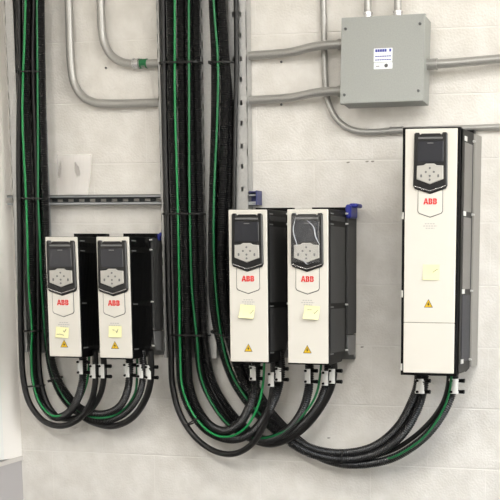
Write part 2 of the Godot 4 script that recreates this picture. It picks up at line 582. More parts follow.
# ------------------------------------------------------------------ drives
# a drive's root stands on the wall below the middle of the drive; w, h: white cover; d: depth
func drive(label: String, cx: float, y: float, w: float, h: float, d: float, big: bool, side: String, clamps: Array, tri_up: float) -> Node3D:
	var o := root("motor_drive", Vector3(cx, y, 0))
	tag(o, label, "motor drive", "" if big else "small white motor drives")
	var fw := w + (0.019 if big else 0.003)
	var hw := fw / 2
	# heatsink with its mounting ears
	var st := mb()
	var sink_w := hw + 0.002
	var z_mid := d * 0.34
	box(st, Vector3(-sink_w + 0.004, 0.01 if big else 0.085, 0.006), Vector3(sink_w - 0.004, h + 0.002, z_mid))
	var k := 0
	var z := 0.006
	while z < z_mid - 0.006:
		for s in [-1, 1]:
			box(st, Vector3(s * sink_w - 0.004, 0.012 if big else 0.088, z), Vector3(s * sink_w + 0.004, h, z + 0.007))
		z += 0.012
		k += 1
	build("heatsink", st, "sink_light" if big else "heatsink_dark", o)
	if not big:
		st = mb()
		box(st, Vector3(-sink_w, 0.0, 0.006), Vector3(sink_w, 0.084, 0.01))
		for s in [-1, 1]:
			side_extrude(st, PackedVector2Array([Vector2(0.006, 0.002), Vector2(0.03, 0.018), Vector2(z_mid - 0.02, 0.018), Vector2(z_mid - 0.005, 0.034), Vector2(z_mid - 0.005, 0.084), Vector2(0.006, 0.084)]), s * sink_w - 0.002, s * sink_w + 0.002)
		build("lower_bracket", st, "bracket_grey", o)
	st = mb()
	for s in [-0.62, 0.0, 0.62]:
		box(st, Vector3(s * hw - 0.024, h - 0.01, 0.02), Vector3(s * hw + 0.024, h + 0.017, 0.05), 0.002)
	build("mounting_ear", st, "black_plastic", o)
	# black body: profile in (z, y), chamfered at the lower back
	st = mb()
	var zf := d - 0.006
	var prof := PackedVector2Array([Vector2(zf, -0.004), Vector2(zf, h + 0.001), Vector2(z_mid, h + 0.003), Vector2(z_mid, 0.07 if not big else 0.006), Vector2(z_mid + 0.045, 0.004 if not big else -0.002), Vector2(z_mid + 0.05, 0.0)])
	side_extrude(st, prof, -hw, hw, 0.0015)
	build("body", st, "black_plastic", o)
	# side panels set between black rims, with clips and screws
	for s in [-1, 1]:
		var a := z_mid + 0.022
		var b := zf - (0.05 if big else 0.012)
		var steps := [0.03, 0.25, 0.49, h - 0.03] if big else [0.03, 0.18, h - 0.045, h - 0.012]
		for i in 3:
			st = mb()
			var y0: float = steps[i] + (0.012 if i else 0.004)
			var y1: float = steps[i + 1] - 0.006
			var zz := a
			while zz < b - 0.004:
				box(st, Vector3(minf(s * hw, s * (hw + 0.0016)), y0, zz), Vector3(maxf(s * hw, s * (hw + 0.0016)), y1, minf(zz + 0.009, b)))
				zz += 0.011
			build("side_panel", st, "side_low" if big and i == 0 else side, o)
		for i in 4:
			st = mb()
			var yy: float = steps[i]
			box(st, Vector3(minf(s * hw, s * (hw + 0.003)), yy - 0.002, b - 0.03), Vector3(maxf(s * hw, s * (hw + 0.003)), yy + (0.012 if big else 0.002), b), 0.0005)
			build("side_clip", st, "clamp_metal" if big else "button_grey", o)
			st = mb()
			cyl(st, Vector3(s * hw, yy + 0.006, z_mid + 0.01), Vector3(s * (hw + 0.009), yy + 0.006, z_mid + 0.01), 0.0042 if big else 0.0034, 10, 0.0026)
			build("screw", st, "clamp_metal", o)
	# white front cover
	if big:
		st = mb()
		extrude(st, rrect(fw, h + 0.012, 0.002, Vector2(0, h / 2 - 0.002)), d - 0.03, d - 0.004, 0.002)
		build("front_frame", st, "black_plastic", o)
		st = mb()
		extrude(st, rrect(w, h - 0.158, 0.002, Vector2(0, h / 2 + 0.079)), d - 0.006, d, 0.0015)
		build("front_cover", st, "cover_white", o)
		st = mb()
		extrude(st, rrect(w, 0.157, 0.002, Vector2(0, 0.0785)), d - 0.006, d, 0.0015)
		build("lower_cover", st, "cover_white", o)
		for yy in [0.006, 0.235, 0.475]:
			st = mb()
			box(st, Vector3(-hw - 0.001, yy, d - 0.02), Vector3(-hw + 0.006, yy + 0.022, d - 0.001), 0.001)
			build("cover_clip", st, "keypad_grey", o)
	else:
		st = mb()
		extrude(st, rrect(w, h, 0.003, Vector2(0, h / 2)), d - 0.006, d, 0.0015)
		build("front_cover", st, "cover_white", o)
	control_panel(o, Vector3(0, h - 0.012, d))
	# warning triangle: black edge, yellow face, black bolt
	st = mb()
	extrude(st, PackedVector2Array([Vector2(-0.0145, 0), Vector2(0.0145, 0), Vector2(0, 0.026)]), d - 0.001, d + 0.0006)
	var wt := build("warning_sign", st, "warning_black", o, Vector3(-0.002, tri_up, 0))
	st = mb()
	extrude(st, PackedVector2Array([Vector2(-0.0122, 0.0014), Vector2(0.0122, 0.0014), Vector2(0, 0.0233)]), d + 0.0004, d + 0.001)
	build("yellow_face", st, "warning_yellow", wt)
	st = mb()
	extrude(st, PackedVector2Array([Vector2(0.001, 0.018), Vector2(-0.004, 0.009), Vector2(-0.0002, 0.009), Vector2(-0.002, 0.003), Vector2(0.0045, 0.0115), Vector2(0.0008, 0.0115)]), d + 0.0008, d + 0.0013)
	build("bolt_symbol", st, "warning_black", wt)
	# faint printed notice under the flap
	st = mb()
	for i in 3:
		var ww: float = [0.034, 0.044, 0.028][i]
		var yy := h - 0.286 - i * 0.007
		var xx := -ww / 2
		while xx < ww / 2:
			box(st, Vector3(xx, yy, d - 0.0005), Vector3(minf(xx + 0.006, ww / 2), yy + 0.0032, d + 0.0004))
			xx += 0.0085
	build("printed_notice", st, "print_grey", o)
	# cable clamps under the drive
	for c in clamps:
		cable_clamp(o, c - o.position, 0.75 if big else 1.05, 2.5 if big else 3.3)
	return o


func control_panel(o: Node3D, at: Vector3) -> void:
	var st := mb()
	var p := PackedVector2Array([Vector2(-0.046, 0.0), Vector2(-0.036, 0.0), Vector2(-0.033, -0.007), Vector2(-0.027, -0.003), Vector2(0.027, -0.003), Vector2(0.033, -0.007), Vector2(0.036, 0.0), Vector2(0.046, 0.0),
		Vector2(0.0495, -0.004), Vector2(0.0505, -0.08), Vector2(0.0515, -0.158), Vector2(0.047, -0.167), Vector2(0.0, -0.183), Vector2(-0.047, -0.167), Vector2(-0.0515, -0.158), Vector2(-0.0505, -0.08), Vector2(-0.0495, -0.004)])
	extrude(st, p, -0.002, 0.009, 0.003)
	var c := build("control_panel", st, "panel_black", o, at)
	c.scale.x = 1.05
	st = mb()
	extrude(st, rrect(0.074, 0.006, 0.002, Vector2(0, -0.0165)), 0.008, 0.0105, 0.001)
	build("top_recess_sheen", st, "button_grey", c)  # grey bar stands in for the reflection in the top recess
	st = mb()
	extrude(st, rrect(0.078, 0.062, 0.004, Vector2(0, -0.057)), 0.008, 0.0098, 0.0008)
	build("screen", st, "screen_glass", c)
	st = mb()
	box(st, Vector3(-0.009, -0.033, 0.0095), Vector3(0.009, -0.0305, 0.0102))
	build("screen_print", st, "button_grey", c)
	st = mb()
	extrude(st, PackedVector2Array([Vector2(-0.04, -0.099), Vector2(-0.02, -0.0975), Vector2(-0.012, -0.0925), Vector2(0.012, -0.0925), Vector2(0.02, -0.0975), Vector2(0.04, -0.099), Vector2(0.0405, -0.139), Vector2(0.0, -0.154), Vector2(-0.0405, -0.139)]), 0.008, 0.0125, 0.002)
	build("keypad", st, "keypad_grey", c)
	for b in [Vector2(-0.026, -0.129), Vector2(0.026, -0.129), Vector2(0, -0.106), Vector2(0, -0.129), Vector2(-0.012, -0.1175), Vector2(0.012, -0.1175), Vector2(0, -0.141)]:
		st = mb()
		if absf(b.x) > 0.02:
			extrude(st, rrect(0.006, 0.009, 0.002, b), 0.012, 0.0138, 0.0008)
		else:
			extrude(st, disc(0.0034, 10, b), 0.012, 0.0138, 0.0008)
		build("button", st, "button_grey", c)
	# silver edge along the chin
	st = mb()
	for s in [-1, 1]:
		tube(st, curve([Vector3(s * 0.048, -0.1585, 0.0085), Vector3(s * 0.025, -0.1665, 0.0095), Vector3(0, -0.174, 0.0095)], 0.02), 0.0013, 6)
	build("chin_edge", st, "silver", c)
	# flap below, outlined, with the maker's red letters
	var fl := PackedVector2Array([Vector2(-0.040, -0.160), Vector2(0.040, -0.160), Vector2(0.0405, -0.236), Vector2(0.036, -0.242), Vector2(0.0, -0.254), Vector2(-0.036, -0.242), Vector2(-0.0405, -0.236)])
	st = mb()
	extrude(st, fl, -0.002, 0.0016, 0.0006)
	var f := build("flap", st, "outline_grey", o, at)
	var inner := PackedVector2Array()
	for v in fl:
		inner.append(Vector2(v.x * 0.957, -0.206 + (v.y + 0.206) * 0.957))
	st = mb()
	extrude(st, inner, 0.0005, 0.003, 0.0008)
	build("flap_face", st, "cover_white", f)
	var tm := TextMesh.new()
	var sf := SystemFont.new()
	sf.font_names = PackedStringArray(["Droid Sans"])
	sf.font_weight = 700
	var fv := FontVariation.new()
	fv.base_font = sf
	fv.variation_embolden = 0.7
	tm.font = fv
	tm.text = "ABB"
	tm.font_size = 64
	tm.pixel_size = 0.0005
	tm.depth = 0.001
	var letters := build("red_letters", tm, "logo_red", f, Vector3(0, -0.205, 0.0034))
	var size := tm.get_aabb().size
	letters.scale = Vector3(0.043 / size.x, 0.0185 / size.y, 1.0)
	var off := tm.get_aabb().get_center()
	letters.position -= Vector3(off.x * letters.scale.x, off.y * letters.scale.y, 0)
	# the fine white lines that cut the letters
	st = mb()
	box(st, Vector3(-0.0218, -0.2055, 0.0033), Vector3(0.0218, -0.2050, 0.0041))
	for x in [-0.0142, 0.0005, 0.0148]:
		box(st, Vector3(x - 0.0002, -0.2146, 0.0033), Vector3(x + 0.0002, -0.1954, 0.0041))
	build("letter_gap", st, "cover_white", f)


func cable_clamp(o: Node3D, at: Vector3, from_a := 1.05, to_a := 3.3) -> void:
	var st := mb()
	# saddle: half a ring round the cable's front, with two lips
	for seg in [[-0.021, 0.021, 0.0155], [-0.024, -0.016, 0.0175], [0.016, 0.024, 0.0175]]:
		var n := 9
		var prof := PackedVector2Array()
		for k in n + 1:
			prof.append(Vector2.from_angle(lerpf(from_a, to_a, float(k) / n)) * seg[2])
		for k in n + 1:
			prof.append(Vector2.from_angle(lerpf(to_a, from_a, float(k) / n)) * (seg[2] - 0.003))
		tall_extrude(st, prof, seg[0], seg[1])
	var c := build("cable_clamp", st, "clamp_metal", o, at)
	c.scale = Vector3(1.25, 1.0, 1.25) if to_a < 3.0 else Vector3(1.14, 1.0, 1.2)
	for yy in [-0.018, 0.018]:
		st = mb()
		cyl(st, Vector3(0.010, yy, 0.006), Vector3(0.027, yy, 0.007), 0.0056, 8, 0.0066)
		build("clamp_screw", st, "black_plastic", c)
		st = mb()
		cyl(st, Vector3(-0.006, yy, 0.014), Vector3(-0.006, yy, 0.0195), 0.0042, 8)
		build("clamp_bolt", st, "black_plastic", c)


func drives() -> void:
	drive("small white drive at the far left, beside the left cable bundle", -0.579, -0.3625, 0.118, 0.399, 0.26, false, "black_plastic", [Vector3(-0.572, -0.404, 0.150), Vector3(-0.524, -0.417, 0.150), Vector3(-0.490, -0.416, 0.150)], 0.031)
	drive("small white drive just right of the far left one, above two loops of cable", -0.3895, -0.3635, 0.118, 0.4005, 0.26, false, "black_plastic", [Vector3(-0.395, -0.410, 0.150), Vector3(-0.344, -0.412, 0.150), Vector3(-0.314, -0.415, 0.150)], 0.031)
	drive("white drive next to the wide middle cable bundle, left of the middle pair", 0.105, -0.3635, 0.131, 0.4845, 0.295, false, "side_grey", [Vector3(0.070, -0.409, 0.150), Vector3(0.135, -0.428, 0.150), Vector3(0.161, -0.410, 0.150)], 0.033)
	drive("white drive with glossy film over its panel, right of the middle pair", 0.308, -0.364, 0.1365, 0.4855, 0.295, false, "side_grey", [Vector3(0.264, -0.414, 0.150), Vector3(0.326, -0.419, 0.150), Vector3(0.350, -0.412, 0.150)], 0.033)
	drive("tall white drive in a black frame on the right, under the junction box", 0.7085, -0.3855, 0.165, 0.746, 0.29, true, "side_light", [Vector3(0.650, -0.437, 0.150), Vector3(0.764, -0.434, 0.150)], 0.205)


# ------------------------------------------------------------------ junction box and conduits
func junction_box() -> void:
	var o := root("junction_box", Vector3(0.5005, 0.584, 0))
	o.rotation = Vector3(-0.10, 0, 0.012)
	o.position.z = 0.016
	tag(o, "square grey galvanised steel junction box at the top, with paper labels", "junction box")
	var st := mb()
	box(st, Vector3(-0.135, -0.131, 0.012), Vector3(0.135, 0.131, 0.098))
	build("body", st, "galvanised", o)
	st = mb()
	extrude(st, rrect(0.276, 0.268, 0.002), 0.094, 0.1, 0.001)
	for s in [-1, 1]:
		box(st, Vector3(-0.138, s * 0.1335 - 0.0012, 0.082), Vector3(0.138, s * 0.1335 + 0.0012, 0.0965))
	var lid := build("lid", st, "galvanised", o)
	for p in [Vector2(-0.124, 0.099), Vector2(0.122, 0.103), Vector2(-0.124, -0.107), Vector2(0.122, -0.103)]:
		st = mb()
		cyl(st, v3(p, 0.0995), v3(p, 0.104), 0.0048, 10, 0.004)
		build("screw", st, "outline_grey", lid)
	for l in [[Vector2(0.003, 0.012), 0.062, 0.043], [Vector2(0.004, -0.021), 0.062, 0.02]]:
		st = mb()
		extrude(st, rrect(l[1], l[2], 0.002, l[0]), 0.0995, 0.1006)
		build("paper_label", st, "paper_white", o)
	st = mb()
	for i in 3:
		var y: float = [0.022, 0.007, -0.004][i]
		var hh: float = [0.0085, 0.003, 0.003][i]
		for k in 7:
			if i == 0 and k == 5:
				continue
			box(st, Vector3(-0.023 + k * 0.0077, y, 0.1004), Vector3(-0.0165 + k * 0.0077, y + hh, 0.101))
	build("label_print", st, "print_blue", o)
	st = mb()
	extrude(st, disc(0.0062, 10, Vector2(0.014, -0.021)), 0.1004, 0.101)
	box(st, Vector3(-0.02, -0.023, 0.1004), Vector3(-0.008, -0.021, 0.101))
	build("label_stamp", st, "outline_grey", o)
	for k in 4:
		st = mb()
		var p: Vector2 = [Vector2(-0.11, 0.1), Vector2(0.11, 0.1), Vector2(-0.11, -0.1), Vector2(0.11, -0.1)][k]
		cyl(st, v3(p, 0.0), v3(p, 0.013), 0.012, 10)
		build("standoff", st, "galvanised", o)


func conduit(label: String, pts: Array, r: float, fittings: Array) -> void:
	var st := mb()
	tube(st, curve(pts, 0.008), r, 14)
	var o := build("conduit", st, "conduit_steel")
	tag(o, label, "conduit", "steel conduits on the wall")
	for f in fittings:
		st = mb()
		var d: Vector3 = (f[1] - f[0]).normalized()
		var k := 1.05 if f[2] == "green_band" else 1.18
		cyl(st, f[0], f[1], r * k, 14)
		cyl(st, f[0], f[0] + d * 0.005, r * k * 1.08, 14)
		cyl(st, f[1] - d * 0.005, f[1], r * k * 1.08, 14)
		build(f[2], st, f[3], o)


func conduits() -> void:
	conduit("steel conduit with the wide corner bend, reaching the junction box's lower left",
		[Vector3(-0.6445, 1.88, 0.02), Vector3(-0.6435, 1.3, 0.02), Vector3(-0.6435, 0.83, 0.02), Vector3(-0.642, 0.61, 0.02), Vector3(-0.632, 0.558, 0.02), Vector3(-0.604, 0.518, 0.02), Vector3(-0.565, 0.498, 0.02), Vector3(-0.52, 0.4915, 0.02), Vector3(-0.3, 0.490, 0.02), Vector3(0.016, 0.490, 0.02), Vector3(0.16, 0.494, 0.03), Vector3(0.25, 0.504, 0.05), Vector3(0.30, 0.507, 0.055), Vector3(0.37, 0.507, 0.055)], 0.0142,
		[[Vector3(0.335, 0.507, 0.055), Vector3(0.362, 0.507, 0.055), "connector", "conduit_steel"]])
	conduit("steel conduit with a green band by its bend, reaching the junction box's upper left",
		[Vector3(-0.5246, 1.88, 0.02), Vector3(-0.5238, 1.3, 0.02), Vector3(-0.5236, 0.83, 0.02), Vector3(-0.522, 0.73, 0.02), Vector3(-0.513, 0.685, 0.02), Vector3(-0.489, 0.648, 0.02), Vector3(-0.452, 0.626, 0.02), Vector3(-0.41, 0.619, 0.02), Vector3(-0.3, 0.618, 0.02), Vector3(0.016, 0.632, 0.02), Vector3(0.16, 0.637, 0.03), Vector3(0.25, 0.649, 0.05), Vector3(0.30, 0.652, 0.055), Vector3(0.37, 0.652, 0.055)], 0.0142,
		[[Vector3(-0.408, 0.6188, 0.02), Vector3(-0.386, 0.6185, 0.02), "connector", "silver"], [Vector3(-0.382, 0.6185, 0.02), Vector3(-0.356, 0.6183, 0.02), "green_band", "tape_green"], [Vector3(0.335, 0.652, 0.055), Vector3(0.362, 0.652, 0.055), "connector", "conduit_steel"]])
	conduit("thin steel conduit dropping beside the junction box and bending right behind the tall drive",
		[Vector3(0.266, 1.88, 0.012), Vector3(0.268, 1.2, 0.012), Vector3(0.270, 0.80, 0.012), Vector3(0.279, 0.52, 0.012), Vector3(0.287, 0.478, 0.012), Vector3(0.306, 0.438, 0.012), Vector3(0.335, 0.407, 0.012), Vector3(0.372, 0.388, 0.012), Vector3(0.42, 0.381, 0.012), Vector3(0.535, 0.384, 0.012), Vector3(0.70, 0.386, 0.012), Vector3(0.868, 0.3885, 0.012), Vector3(1.4, 0.3885, 0.012)], 0.0105,
		[[Vector3(0.50, 0.3835, 0.012), Vector3(0.545, 0.3842, 0.012), "coupling", "conduit_steel"]])
	conduit("short steel conduit entering the top of the junction box on its left",
		[Vector3(0.419, 1.88, 0.05), Vector3(0.421, 1.2, 0.05), Vector3(0.4335, 0.74, 0.05), Vector3(0.4338, 0.715, 0.05)], 0.0125,
		[[Vector3(0.4333, 0.748, 0.05), Vector3(0.4336, 0.727, 0.05), "connector", "silver"]])
	conduit("short steel conduit entering the top of the junction box on its right",
		[Vector3(0.515, 1.88, 0.05), Vector3(0.518, 1.2, 0.05), Vector3(0.534, 0.745, 0.05), Vector3(0.5345, 0.715, 0.05)], 0.0125,
		[[Vector3(0.5338, 0.748, 0.05), Vector3(0.5342, 0.727, 0.05), "connector", "silver"]])
	conduit("steel conduit leaving the right side of the junction box",
		[Vector3(0.62, 0.582, 0.055), Vector3(0.70, 0.583, 0.055), Vector3(0.87, 0.5925, 0.045), Vector3(1.4, 0.61, 0.03)], 0.0145,
		[[Vector3(0.633, 0.582, 0.055), Vector3(0.668, 0.5825, 0.055), "connector", "conduit_steel"]])


# ------------------------------------------------------------------ cables
func cable(label: String, pts: Array, r: float, ribbed := true, material := "cable_black") -> void:
	var st := mb()
	if ribbed:
		tube(st, curve(pts, 0.0036), r * 1.06, 12, 0.0026)
	else:
		tube(st, curve(pts, 0.01), r, 10)
	tag(build("power_cable", st, material), label, "cable", "black power cables")


func green(label: String, pts: Array, material := "wire_green") -> void:
	var st := mb()
	tube(st, curve(pts, 0.01), 0.0041, 8)
	tag(build("ground_wire", st, material), label, "wire", "green ground wires")


func cables() -> void:
	cable("smooth black cable at the left edge of the left bundle, hanging in its lowest loop",
		[Vector3(-0.800, 1.880, 0.068), Vector3(-0.800, 0.960, 0.068), Vector3(-0.806, 0.832, 0.068), Vector3(-0.814, 0.587, 0.068), Vector3(-0.830, 0.338, 0.068), Vector3(-0.841, 0.031, 0.068), Vector3(-0.856, -0.337, 0.062), Vector3(-0.854, -0.462, 0.062), Vector3(-0.832, -0.548, 0.062), Vector3(-0.774, -0.607, 0.070), Vector3(-0.692, -0.620, 0.090), Vector3(-0.609, -0.587, 0.110), Vector3(-0.554, -0.527, 0.130), Vector3(-0.529, -0.466, 0.145), Vector3(-0.522, -0.413, 0.150), Vector3(-0.512, -0.343, 0.170)], 0.0108, false, "cable_smooth")
	cable("ribbed black cable under the bright green wire of the left bundle",
		[Vector3(-0.766, 1.880, 0.075), Vector3(-0.766, 0.958, 0.075), Vector3(-0.772, 0.830, 0.075), Vector3(-0.787, 0.586, 0.075), Vector3(-0.792, 0.437, 0.075), Vector3(-0.795, 0.168, 0.075), Vector3(-0.797, -0.038, 0.075), Vector3(-0.800, -0.247, 0.070), Vector3(-0.809, -0.354, 0.065), Vector3(-0.808, -0.454, 0.065), Vector3(-0.786, -0.539, 0.065), Vector3(-0.724, -0.590, 0.080), Vector3(-0.661, -0.572, 0.100), Vector3(-0.604, -0.514, 0.130), Vector3(-0.576, -0.450, 0.145), Vector3(-0.570, -0.400, 0.150), Vector3(-0.559, -0.337, 0.170)], 0.0135, true, "cable_black")
	cable("smooth dark cable right of the bright green wire in the left bundle",
		[Vector3(-0.750, 1.880, 0.055), Vector3(-0.750, 0.961, 0.055), Vector3(-0.756, 0.832, 0.055), Vector3(-0.769, 0.637, 0.055), Vector3(-0.772, 0.405, 0.055), Vector3(-0.775, 0.169, 0.055), Vector3(-0.784, -0.107, 0.055), Vector3(-0.792, -0.336, 0.055), Vector3(-0.791, -0.454, 0.055), Vector3(-0.767, -0.543, 0.055), Vector3(-0.723, -0.591, 0.060), Vector3(-0.645, -0.591, 0.080), Vector3(-0.574, -0.558, 0.100), Vector3(-0.518, -0.501, 0.130), Vector3(-0.493, -0.447, 0.150), Vector3(-0.490, -0.405, 0.150), Vector3(-0.479, -0.342, 0.170)], 0.0105, false, "cable_smooth")
	cable("black cable at the right edge of the left bundle, curving to the second drive",
		[Vector3(-0.716, 1.880, 0.070), Vector3(-0.716, 0.956, 0.070), Vector3(-0.722, 0.828, 0.070), Vector3(-0.729, 0.585, 0.070), Vector3(-0.734, 0.336, 0.070), Vector3(-0.736, 0.082, 0.070), Vector3(-0.746, -0.177, 0.060), Vector3(-0.745, -0.335, 0.060), Vector3(-0.728, -0.430, 0.060), Vector3(-0.687, -0.504, 0.060), Vector3(-0.621, -0.559, 0.070), Vector3(-0.529, -0.572, 0.090), Vector3(-0.448, -0.539, 0.120), Vector3(-0.407, -0.480, 0.140), Vector3(-0.393, -0.417, 0.150), Vector3(-0.383, -0.340, 0.170)], 0.0130, true, "cable_black")
	cable("black cable deep in the left bundle, going to the second drive's middle clamp",
		[Vector3(-0.743, 1.880, 0.040), Vector3(-0.743, 0.963, 0.040), Vector3(-0.749, 0.835, 0.040), Vector3(-0.756, 0.589, 0.040), Vector3(-0.760, 0.339, 0.040), Vector3(-0.761, 0.083, 0.042), Vector3(-0.769, -0.177, 0.040), Vector3(-0.766, -0.336, 0.040), Vector3(-0.751, -0.439, 0.040), Vector3(-0.711, -0.524, 0.040), Vector3(-0.645, -0.580, 0.040), Vector3(-0.536, -0.599, 0.070), Vector3(-0.443, -0.568, 0.100), Vector3(-0.373, -0.504, 0.130), Vector3(-0.343, -0.436, 0.150), Vector3(-0.333, -0.339, 0.170)], 0.0115, true, "cable_black")
	cable("black cable forming the outermost loop under the second drive from the left",
		[Vector3(-0.737, 1.880, 0.030), Vector3(-0.737, 0.965, 0.030), Vector3(-0.743, 0.836, 0.030), Vector3(-0.750, 0.507, 0.030), Vector3(-0.755, 0.170, 0.030), Vector3(-0.765, -0.177, 0.030), Vector3(-0.765, -0.354, 0.030), Vector3(-0.749, -0.461, 0.030), Vector3(-0.694, -0.546, 0.035), Vector3(-0.612, -0.600, 0.045), Vector3(-0.505, -0.616, 0.070), Vector3(-0.412, -0.581, 0.100), Vector3(-0.343, -0.507, 0.130), Vector3(-0.313, -0.436, 0.150), Vector3(-0.303, -0.339, 0.170)], 0.0115, false, "cable_smooth")
	green("bright green wire down the front of the left bundle, looping under the far left drive",
		[Vector3(-0.760, 1.880, 0.094), Vector3(-0.760, 0.954, 0.094), Vector3(-0.767, 0.826, 0.094), Vector3(-0.780, 0.665, 0.094), Vector3(-0.788, 0.583, 0.094), Vector3(-0.797, 0.435, 0.094), Vector3(-0.796, 0.167, 0.094), Vector3(-0.797, 0.030, 0.094), Vector3(-0.799, -0.142, 0.094), Vector3(-0.797, -0.282, 0.088), Vector3(-0.805, -0.353, 0.084), Vector3(-0.805, -0.459, 0.083), Vector3(-0.781, -0.537, 0.085), Vector3(-0.726, -0.583, 0.098), Vector3(-0.669, -0.575, 0.100), Vector3(-0.620, -0.535, 0.100), Vector3(-0.580, -0.459, 0.105), Vector3(-0.558, -0.346, 0.120)], "wire_green")
	green("dark green wire along the right side of the left bundle, running to the second drive",
		[Vector3(-0.725, 1.880, 0.080), Vector3(-0.725, 0.955, 0.080), Vector3(-0.731, 0.827, 0.080), Vector3(-0.740, 0.584, 0.080), Vector3(-0.751, 0.302, 0.080), Vector3(-0.757, 0.167, 0.080), Vector3(-0.759, 0.031, 0.075), Vector3(-0.767, -0.142, 0.060), Vector3(-0.761, -0.318, 0.055), Vector3(-0.742, -0.431, 0.055), Vector3(-0.691, -0.530, 0.055), Vector3(-0.614, -0.576, 0.070), Vector3(-0.525, -0.585, 0.100), Vector3(-0.448, -0.557, 0.105), Vector3(-0.391, -0.492, 0.115), Vector3(-0.379, -0.411, 0.120), Vector3(-0.367, -0.341, 0.140)], "wire_green_dark")
	cable("smooth black cable at the left edge of the middle bundle, hanging in its lowest loop",
		[Vector3(-0.269, 1.880, 0.068), Vector3(-0.269, 0.936, 0.068), Vector3(-0.273, 0.811, 0.068), Vector3(-0.275, 0.573, 0.068), Vector3(-0.276, 0.330, 0.068), Vector3(-0.274, 0.098, 0.068), Vector3(-0.275, -0.171, 0.068), Vector3(-0.273, -0.343, 0.065), Vector3(-0.273, -0.465, 0.060), Vector3(-0.247, -0.565, 0.060), Vector3(-0.189, -0.644, 0.065), Vector3(-0.114, -0.689, 0.075), Vector3(-0.037, -0.695, 0.090), Vector3(0.039, -0.658, 0.115), Vector3(0.093, -0.586, 0.130), Vector3(0.125, -0.499, 0.145), Vector3(0.136, -0.431, 0.150), Vector3(0.143, -0.330, 0.170)], 0.0108, false, "cable_smooth")
	cable("ribbed black cable under the left green wire of the wide middle bundle",
		[Vector3(-0.239, 1.880, 0.072), Vector3(-0.239, 0.934, 0.072), Vector3(-0.242, 0.809, 0.072), Vector3(-0.244, 0.571, 0.072), Vector3(-0.245, 0.329, 0.072), Vector3(-0.241, 0.098, 0.072), Vector3(-0.240, -0.171, 0.072), Vector3(-0.238, -0.342, 0.072), Vector3(-0.232, -0.463, 0.072), Vector3(-0.203, -0.546, 0.072), Vector3(-0.152, -0.610, 0.072), Vector3(-0.089, -0.639, 0.080), Vector3(-0.024, -0.642, 0.095), Vector3(0.042, -0.614, 0.110), Vector3(0.101, -0.552, 0.130), Vector3(0.143, -0.481, 0.145), Vector3(0.161, -0.417, 0.150), Vector3(0.168, -0.329, 0.170)], 0.0148, true, "cable_black")
	cable("ribbed black cable between the middle bundle's two green wires, making its tightest turn",
		[Vector3(-0.204, 1.880, 0.070), Vector3(-0.204, 0.933, 0.070), Vector3(-0.207, 0.808, 0.070), Vector3(-0.209, 0.571, 0.070), Vector3(-0.211, 0.329, 0.070), Vector3(-0.209, 0.098, 0.070), Vector3(-0.207, -0.170, 0.070), Vector3(-0.209, -0.341, 0.070), Vector3(-0.204, -0.462, 0.070), Vector3(-0.174, -0.545, 0.070), Vector3(-0.122, -0.602, 0.080), Vector3(-0.058, -0.615, 0.100), Vector3(0.002, -0.583, 0.120), Vector3(0.047, -0.518, 0.140), Vector3(0.070, -0.456, 0.150), Vector3(0.074, -0.409, 0.150), Vector3(0.082, -0.331, 0.170)], 0.0148, true, "cable_black")
	green("green wire at the left of the middle bundle, looping up behind the left middle drive",
		[Vector3(-0.217, 1.880, 0.094), Vector3(-0.217, 0.928, 0.094), Vector3(-0.219, 0.804, 0.094), Vector3(-0.226, 0.488, 0.094), Vector3(-0.224, 0.163, 0.094), Vector3(-0.225, -0.137, 0.094), Vector3(-0.228, -0.341, 0.090), Vector3(-0.222, -0.472, 0.090), Vector3(-0.177, -0.571, 0.090), Vector3(-0.107, -0.627, 0.100), Vector3(-0.036, -0.631, 0.120), Vector3(0.028, -0.598, 0.140), Vector3(0.072, -0.537, 0.150), Vector3(0.095, -0.466, 0.150), Vector3(0.114, -0.330, 0.170)], "wire_green")
	cable("ribbed black cable under the right green wire of the wide middle bundle",
		[Vector3(-0.175, 1.880, 0.072), Vector3(-0.175, 0.931, 0.072), Vector3(-0.178, 0.806, 0.072), Vector3(-0.181, 0.570, 0.072), Vector3(-0.181, 0.328, 0.072), Vector3(-0.178, 0.098, 0.072), Vector3(-0.174, -0.136, 0.072), Vector3(-0.173, -0.324, 0.065), Vector3(-0.155, -0.444, 0.065), Vector3(-0.115, -0.523, 0.065), Vector3(-0.059, -0.594, 0.060), Vector3(0.008, -0.637, 0.060), Vector3(0.085, -0.644, 0.070), Vector3(0.169, -0.603, 0.100), Vector3(0.230, -0.537, 0.130), Vector3(0.259, -0.461, 0.145), Vector3(0.264, -0.401, 0.150), Vector3(0.270, -0.327, 0.170)], 0.0148, true, "cable_black")
	cable("black cable at the right edge of the wide middle bundle, sweeping under both middle drives",
		[Vector3(-0.153, 1.880, 0.066), Vector3(-0.153, 0.931, 0.066), Vector3(-0.156, 0.807, 0.066), Vector3(-0.157, 0.570, 0.066), Vector3(-0.156, 0.328, 0.066), Vector3(-0.153, 0.098, 0.066), Vector3(-0.151, -0.136, 0.066), Vector3(-0.147, -0.306, 0.060), Vector3(-0.126, -0.437, 0.055), Vector3(-0.082, -0.519, 0.055), Vector3(-0.023, -0.587, 0.055), Vector3(0.041, -0.637, 0.050), Vector3(0.111, -0.644, 0.060), Vector3(0.205, -0.595, 0.100), Vector3(0.280, -0.522, 0.130), Vector3(0.317, -0.453, 0.145), Vector3(0.328, -0.399, 0.150), Vector3(0.336, -0.326, 0.170)], 0.0128, true, "cable_black")
